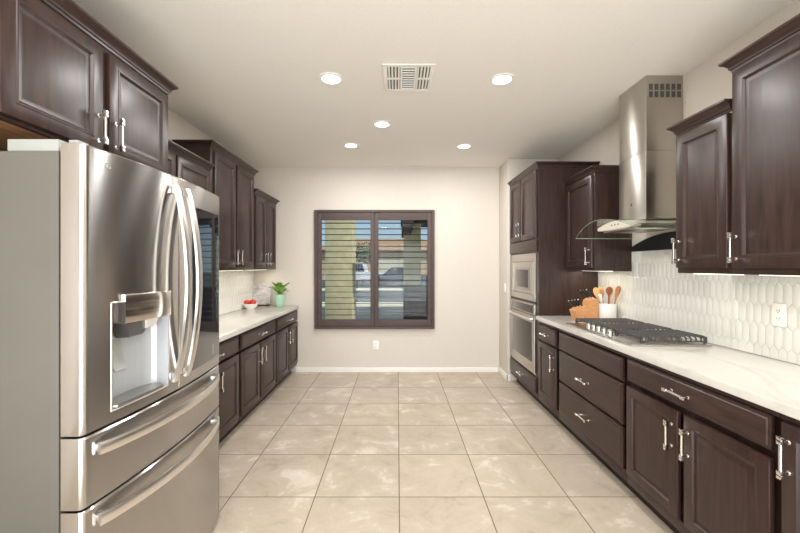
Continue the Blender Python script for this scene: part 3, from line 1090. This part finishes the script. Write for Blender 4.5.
u3 = upper_cabinet('L', 4.2745, 5.04, 1.381, 2.302, 'farthest short wall cabinet on the left, near the back wall', UL,
                   [(4.295, 4.620, 1.412, 2.236, (4.588, 1.51, 'z')), (4.645, 4.985, 1.412, 2.236, (4.678, 1.51, 'z'))], False, True)
light_bar(u3, 'L', .20, 4.35, 4.95, 1.381, 2.2)
# deep cabinet over the refrigerator
fcab = thing('wall_cabinet', 'large deep dark brown cabinet hung above the refrigerator', 'cabinet', (-1.63, 1.7, 1.90), 'wall cabinets of the left run')
DF = .60
build('body', M().box(X(.003), X(DF), 1.215, 2.188, 1.918, 2.43, .001), WOOD, fcab)
build('bottom_panel', M().box(X(.01), X(DF - .02), 1.225, 2.178, 1.910, 1.9175), BIRCH, fcab, smooth=0)
build('crown_moulding', crown('L', DF + .0005, 1.215, 2.188, 2.415, True, True), WOODH, fcab)
add_front(fcab, 'door', 'L', 1.248, 1.688, 1.930, 2.395, DF + .0003, DOOR, None, (1.655, 2.028, 'z'))
add_front(fcab, 'door', 'L', 1.724, 2.165, 1.930, 2.395, DF + .0003, DOOR, None, (1.757, 2.028, 'z'))

# ------------------------------------------------------------------ things on the left counter
LT = .8942
bx0, by0 = -1.822, 4.70
bowl_m = M().lathe((bx0, by0, LT), [(.05, 0), (.051, .006), (.070, .024), (.085, .060), (.087, .066), (.0835, .066), (.066, .030), (.045, .012), (.01, .011)], 32)
bo = build('fruit_bowl', bowl_m, CERAM, origin=(bx0, by0, LT))
tag(bo, 'small white fruit bowl with red apples on the left counter', 'bowl')
RED = noise_col(mat('apple_skin', lin(190, 38, 40), .25), lin(170, 26, 32), lin(206, 66, 54), nscale=12)
STEM = mat('stem_brown', lin(84, 60, 40), .7)


def apple(p, r, label):
    t = thing('apple', label, 'apple', p, 'apples in the white bowl')
    prof = []
    for k in range(13):
        a = -PI / 2 + PI * k / 12
        rr = r * math.cos(a) * (1.0 + .06 * math.sin(a))
        hh = r * .92 * math.sin(a)
        if k == 12: hh -= r * .16
        if k == 11: hh -= r * .02
        prof.append((max(rr, .0008), hh + r * .92))
    build('skin', M().lathe(p, prof, 18), RED, t)
    build('stem', M().tube([(p[0], p[1], p[2] + r * 1.70), (p[0] + .002, p[1], p[2] + r * 1.8), (p[0] + .005, p[1], p[2] + r * 2.02)], .0014, 6), STEM, t)


ap_r = .037
for (dx, dy, dz), lb in (((-.0385, -.022, .045), 'left red apple in the white bowl'), ((.0385, -.022, .045), 'right front red apple in the white bowl'), ((.000, .0445, .045), 'rear red apple in the white bowl')):
    apple((bx0 + dx, by0 + dy, LT + dz), ap_r, lb)
# leaning marble board
MARB = noise_col(mat('grey_marble', lin(196, 190, 190), .25), lin(158, 152, 154), lin(214, 209, 208), scale=(1, 1, 2.5), nscale=7, detail=8, dist=1.6)
BR = mat('dark_wood_stand', lin(96, 66, 48), .5)
st = thing('serving_board', 'grey marbled square board leaning on the back wall beside the plant', 'serving board', (-1.79, 5.03, LT))
bm_ = M()
tl = math.radians(8)
def lean(u, w, h):
    return (-1.803 + u, 5.022 + math.sin(tl) * h - math.cos(tl) * w, LT + .022 + h * math.cos(tl) + w * math.sin(tl))
rings = []
n = 0
outline = []
hw, hh, rr = .118, .285, .018
for cx_, cz_, a0 in ((hw - rr, hh - rr, 0), (-hw + rr, hh - rr, 90), (-hw + rr, rr, 180), (hw - rr, rr, 270)):
    for k in range(5):
        a = math.radians(a0 + k * 22.5)
        outline.append((cx_ + rr * math.cos(a), cz_ + rr * math.sin(a)))
bm_.loft([[lean(u, 0, h) for u, h in outline], [lean(u, .014, h) for u, h in outline]])
build('board', bm_, MARB, st)
sm = M()
for u in (-.07, .07):
    sm.bar([(-1.79 + u, 5.074, LT + .008), (-1.79 + u, 4.985, LT + .008)], .008, .0075)
    sm.bar([(-1.79 + u, 4.990, LT + .0155), (-1.79 + u, 4.988, LT + .034)], .007, .006, (1, 0, 0))
    sm.bar([(-1.79 + u, 5.068, LT + .0155), (-1.79 + u, 5.068, LT + .11)], .005, .005, (1, 0, 0))
sm.box(-1.87, -1.71, 5.034, 5.048, LT + .0005, LT + .015)
build('stand', sm, BR, st)
# plant
MINT = mat('mint_glaze', lin(168, 206, 182), .3)
LEAF = noise_col(mat('leaf_green', lin(86, 140, 44), .4), lin(56, 116, 28), lin(136, 190, 72), nscale=14)
SOIL = mat('soil', lin(60, 44, 34), .9)
px, py = -1.530, 4.93
pl = thing('potted_plant', 'green leafy plant in a mint green pot at the end of the left counter', 'plant', (px, py, LT))
build('pot', M().lathe((px, py, LT), [(.042, 0), (.046, .004), (.056, .05), (.068, .13), (.071, .158), (.069, .162), (.064, .160), (.060, .125), (.01, .122)], 28), MINT, pl)
build('soil', M().lathe((px, py, LT + .1235), [(.056, 0), (.059, .012), (.02, .018)], 18), SOIL, pl)
lv, stm = M(), M()
random.seed(11)
for i in range(24):
    a = i * 2.4 + random.uniform(-.3, .3)
    reach = random.uniform(.01, .075)
    top = LT + random.uniform(.17, .285) - reach * .2
    b0 = Vector((px + .012 * math.cos(a), py + .012 * math.sin(a), LT + .130))
    e = Vector((px + reach * math.cos(a) * 1.0, py + reach * math.sin(a) * .8, top))
    e.y = min(e.y, 5.02)
    mid = b0.lerp(e, .5) + Vector((0, 0, .03))
    stm.tube([b0, mid, e], [.0028, .0024, .0018], 6)
    d = Vector((math.cos(a), math.sin(a) * .8, random.uniform(.35, 1.5))).normalized()
    L = random.uniform(.075, .105)
    w = L * .34
    sd = d.cross(Vector((0, 0, 1))).normalized()
    up_ = sd.cross(d)
    rows = []
    for k in range(7):
        u = k / 6
        ww = w * math.sin(PI * min(u * .93 + .05, 1)) ** .8
        c = e + d * L * u + Vector((0, 0, -.025 * u * u))
        c.y = min(c.y, 5.06)
        rows.append([c - sd * ww + up_ * .004, c - up_ * .003, c + sd * ww + up_ * .004])
    base_n = len(lv.v)
    for r in rows:
        lv.v += [tuple(q) for q in r]
    for k in range(6):
        for j in range(2):
            q = base_n + k * 3 + j
            lv.f.append((q, q + 1, q + 4, q + 3))
lo = build('foliage', lv, LEAF, pl, recalc=False)
sol = lo.modifiers.new('thick', 'SOLIDIFY')
sol.thickness = .0012
build('stems', stm, LEAF, pl)

# ------------------------------------------------------------------ ceiling: lamps and vent
CANS = [((-.471, 2.69), 'recessed ceiling light left of the air vent'), ((.748, 2.70), 'recessed ceiling light right of the air vent'),
        ((-.144, 3.55), 'recessed ceiling light just beyond the air vent, nearest the middle'), ((-.51, 4.17), 'far left recessed ceiling light near the window wall'),
        ((.741, 4.20), 'far right recessed ceiling light near the window wall')]
proto = None
for (x, y), lb in CANS:
    if proto is None:
        proto = thing('recessed_light', lb, 'ceiling light', (x, y, H - .006), 'recessed ceiling lights')
        build('trim_ring', M().lathe((x, y, H - .006), [(.066, .002), (.066, -.002), (.084, -.002), (.088, .002), (.088, .0055), (.066, .0055)], 36), VENTW, proto)
        build('lens', M().lathe((x, y, H - .006), [(.065, .0055), (.065, .0005), (.03, -.0005)], 30), LENS, proto)
    else:
        dup(proto, (x, y, H - .006), lb)
    lamp('ceiling_lamp', 'AREA', (x, y, H - .012), CAN_POWER, CAN_COL, (0, 0, 0), shape='DISK', size=.12)
for i, (x, y) in enumerate(((-.47, .9), (.75, .9), (-.47, -.9), (.75, -.9), (-.47, -2.5), (.75, -2.5))):  # extra ceiling lights out of view, added for more light
    dup(proto, (x, y, H - .006), 'added unseen ceiling light behind the camera, %s side, %s' % (('left', 'right')[i % 2], ('closest row', 'middle row', 'rear row')[i // 2]))
    lamp('ceiling_lamp', 'AREA', (x, y, H - .012), CAN_POWER, CAN_COL, (0, 0, 0), shape='DISK', size=.12)

vx0, vx1, vy0, vy1 = -.098, .252, 2.485, 2.87
vt = thing('air_vent', 'white rectangular ceiling air vent with slanted louvers', 'air vent', ((vx0 + vx1) / 2, (vy0 + vy1) / 2, H - .01))
build('backing', M().box(vx0 + .02, vx1 - .02, vy0 + .02, vy1 - .02, H - .004, H - .0006), VENTD, vt, smooth=0)
vf = M()
for a in ((vx0, vx1, vy0, vy0 + .03), (vx0, vx1, vy1 - .03, vy1), (vx0, vx0 + .03, vy0 + .03, vy1 - .03), (vx1 - .03, vx1, vy0 + .03, vy1 - .03)):
    vf.box(*a, H - .012, H - .0045, .002)
ym = (vy0 + vy1) / 2
c0, c1 = vx0 + .125, vx1 - .125
vf.box(c0 - .006, c0 + .006, vy0 + .03, vy1 - .03, H - .012, H - .0045).box(c1 - .006, c1 + .006, vy0 + .03, vy1 - .03, H - .012, H - .0045)
vf.box(vx0 + .03, c0, ym - .008, ym + .008, H - .012, H - .0045).box(c1, vx1 - .03, ym - .008, ym + .008, H - .012, H - .0045)
build('frame', vf, VENTW, vt)
for k in range(4):
    for xa, xb, sg in ((vx0 + .03, c0 - .006, 1), (c1 + .006, vx1 - .03, -1)):
        for ya, yb_ in ((vy0 + .032, ym - .009), (ym + .009, vy1 - .032)):
            xx = xa + (xb - xa) * (k + .5) / 4
            build('louver', M().prism([(xx - .006, H - .012), (xx + .004, H - .012), (xx + .004 + sg * .004, H - .0045), (xx - .006 + sg * .004, H - .0045)], ya, yb_), VENTW, vt, smooth=0)
for k in range(10):
    yy = vy0 + .03 + (vy1 - vy0 - .06) * (k + .5) / 10
    build('louver', M().box(c0 + .006, c1 - .006, yy - .0055, yy + .0035, H - .012, H - .006), VENTW, vt, smooth=0)

# ------------------------------------------------------------------ outside the window
GRASS = noise_col(mat('street_concrete', lin(150, 150, 148), .9), lin(78, 82, 86), lin(98, 100, 100), nscale=.8)
STUCCO = noise_col(mat('tan_stucco', lin(206, 196, 158), .9), lin(198, 188, 148), lin(214, 204, 168), nscale=9, bump=.2)
STUCCO2 = noise_col(mat('peach_stucco', lin(216, 186, 150), .9), lin(208, 176, 140), lin(222, 194, 160), nscale=2)
GREYST = mat('grey_stucco', lin(78, 75, 76), .9)
KERB = mat('pale_kerb', lin(226, 218, 196), .85)
ROOFT = mat('clay_roof', lin(172, 140, 112), .85)
EAVE = mat('dark_eave', lin(72, 66, 62), .8)
struct('ground', M().box(-60, 60, 5.3, 110, -.25, -.15), GRASS, 0)
struct('trim_1', M().box(-40, 40, 24.2, 25.6, -.149, -.06), KERB, 0)
struct('trim_2', M().box(-9, 1.0, 14.6, 16.0, -.149, -.08), KERB, 0)
tag(build('porch_pillar', M().box(-1.34, -.83, 7.0, 7.6, -.149, 3.4, .02)  .box(-1.40, -.77, 6.94, 7.66, -.149, .12, .02), STUCCO, origin=(-1.2, 7.3, -.149)), 'wide tan stucco pillar outside the left half of the window', 'pillar', 'porch pillars')
tag(build('porch_pillar', M().box(.14, .50, 8.0, 8.5, -.149, 2.34, .02), STUCCO, origin=(.32, 8.25, -.149)), 'narrower tan stucco pillar outside the right half of the window', 'pillar', 'porch pillars')
tag(build('porch_roof', M().box(.08, 4.5, 6.5, 9.0, 2.35, 2.5).box(.10, .28, 6.5, 9.0, 2.1, 2.349), EAVE, origin=(2, 7.7, 2.3), smooth=0), 'dark porch roof edge outside the upper right of the window', 'roof')
tag(build('low_wall', M().box(.12, 3.5, 7.5, 7.72, -.149, .98).box(.08, 3.5, 7.46, 7.76, .981, 1.03), GREYST, origin=(1.8, 7.6, -.149), smooth=0), 'low grey wall outside the lower right of the window', 'wall')
hs = thing('neighbor_house', 'peach stucco house across the street seen through the window', 'house', (-.5, 47, -.149))
build('walls', M().box(-9, 6, 44, 52, -.148, 3.3), STUCCO2, hs, smooth=0)
build('roof', M().loft([[(-9.6, 43.4, 3.31), (6.6, 43.4, 3.31), (6.6, 52.6, 3.31), (-9.6, 52.6, 3.31)], [(-6, 47.5, 4.9), (3, 47.5, 4.9), (3, 48.5, 4.9), (-6, 48.5, 4.9)]]), ROOFT, hs, smooth=0)
build('garage_door', M().box(-2.6, 1.6, 43.95, 43.999, -.14, 2.2), KERB, hs, smooth=0)
WHITEC = mat('white_car_paint', lin(232, 234, 236), .2)
DARKC = mat('dark_car_paint', lin(62, 74, 84), .2)
CARGL = mat('car_glass', lin(40, 48, 56), .08)
TYRE = mat('tyre', lin(30, 30, 31), .8)


def car(name, label, cx, cy, z, L, W_, Ht, paint, pickup):
    t = thing(name, label, 'truck' if pickup else 'car', (cx, cy, z))
    hL = L / 2
    if pickup:
        body = [(-hL, .45), (-hL, .95), (-hL + .9, 1.05), (-hL + 1.3, 1.08), (-.1 + hL * .35, 1.08), (hL, 1.08), (hL, .45)]
        cab = [(-hL + 1.1, 1.081), (-hL + 1.75, Ht), (hL * .28, Ht), (hL * .36, 1.081)]
    else:
        body = [(-hL, .35), (-hL, .75), (-hL + .8, .9), (hL - .5, .95), (hL, .85), (hL, .35)]
        cab = [(-hL + .9, .92), (-hL + 1.6, Ht), (hL - 1.2, Ht), (hL - .5, .951)]
    m = M().loft([[(cx + a, cy - W_ / 2, z + h) for a, h in body], [(cx + a, cy + W_ / 2, z + h) for a, h in body]])
    m.loft([[(cx + a, cy - W_ / 2 + .12, z + h) for a, h in cab], [(cx + a, cy + W_ / 2 - .12, z + h) for a, h in cab]])
    build('body', m, paint, t, smooth=20)
    lo_ = [(cx + a * .9, h) for a, h in cab]
    mx = sum(a for a, h in cab) / 4
    g = [(cx + mx + (a - mx) * .82, z + 1.0 + (h - 1.0) * .80 + .06) for a, h in cab]
    build('windows', M().loft([[(a, cy - W_ / 2 + .105, h) for a, h in g], [(a, cy - W_ / 2 + .119, h) for a, h in g]]), CARGL, t, smooth=0)
    for a in (-hL * .6, hL * .6):
        for yy in (cy - W_ / 2 - .02, cy + W_ / 2 - .2):
            w = build('wheel', M().lathe((cx + a, yy, z + .36), [(.2, 0), (.36, .02), (.36, .2), (.2, .22)], 20, 'y'), TYRE, t)
    return t


car('pickup_truck', 'white pickup truck parked across the street seen through the shutter', -3.6, 33.5, -.149, 5.4, 1.9, 1.9, WHITEC, True)
car('parked_car', 'dark car parked on the street seen through the right half of the shutter', .15, 30, -.149, 4.4, 1.8, 1.5, DARKC, False)
TREE = noise_col(mat('tree_leaves', lin(86, 112, 66), .8), lin(60, 88, 46), lin(120, 142, 90), nscale=3)
tr = thing('street_tree', 'green tree across the street seen through the left half of the shutter', 'tree', (-3.2, 36.5, -.149))
build('trunk', M().tube([(-3.2, 36.5, -.148), (-3.15, 36.5, 1.2), (-3.2, 36.4, 2.2)], [.16, .12, .09], 8), BR, tr)
cm = M()
random.seed(3)
for i in range(420):
    a, b_, rr = random.uniform(0, 2 * PI), random.uniform(-1, 1), random.random() ** .4
    c = Vector((-3.2 + 1.15 * rr * math.cos(a) * math.sqrt(1 - b_ * b_), 36.5 + 1.1 * rr * math.sin(a) * math.sqrt(1 - b_ * b_), 2.6 + 1.25 * rr * b_))
    s = random.uniform(.12, .22)
    q = Matrix.Rotation(random.uniform(0, 6), 3, Vector((random.random(), random.random(), random.random() + .1)).normalized())
    vs = [c + q @ Vector(v) * s for v in ((-1, 0, 0), (0, -.45, .1), (1, 0, 0), (0, .45, .1))]
    cm.add(vs, [(0, 1, 2, 3)])
build('crown', cm, TREE, tr, recalc=False, smooth=0)
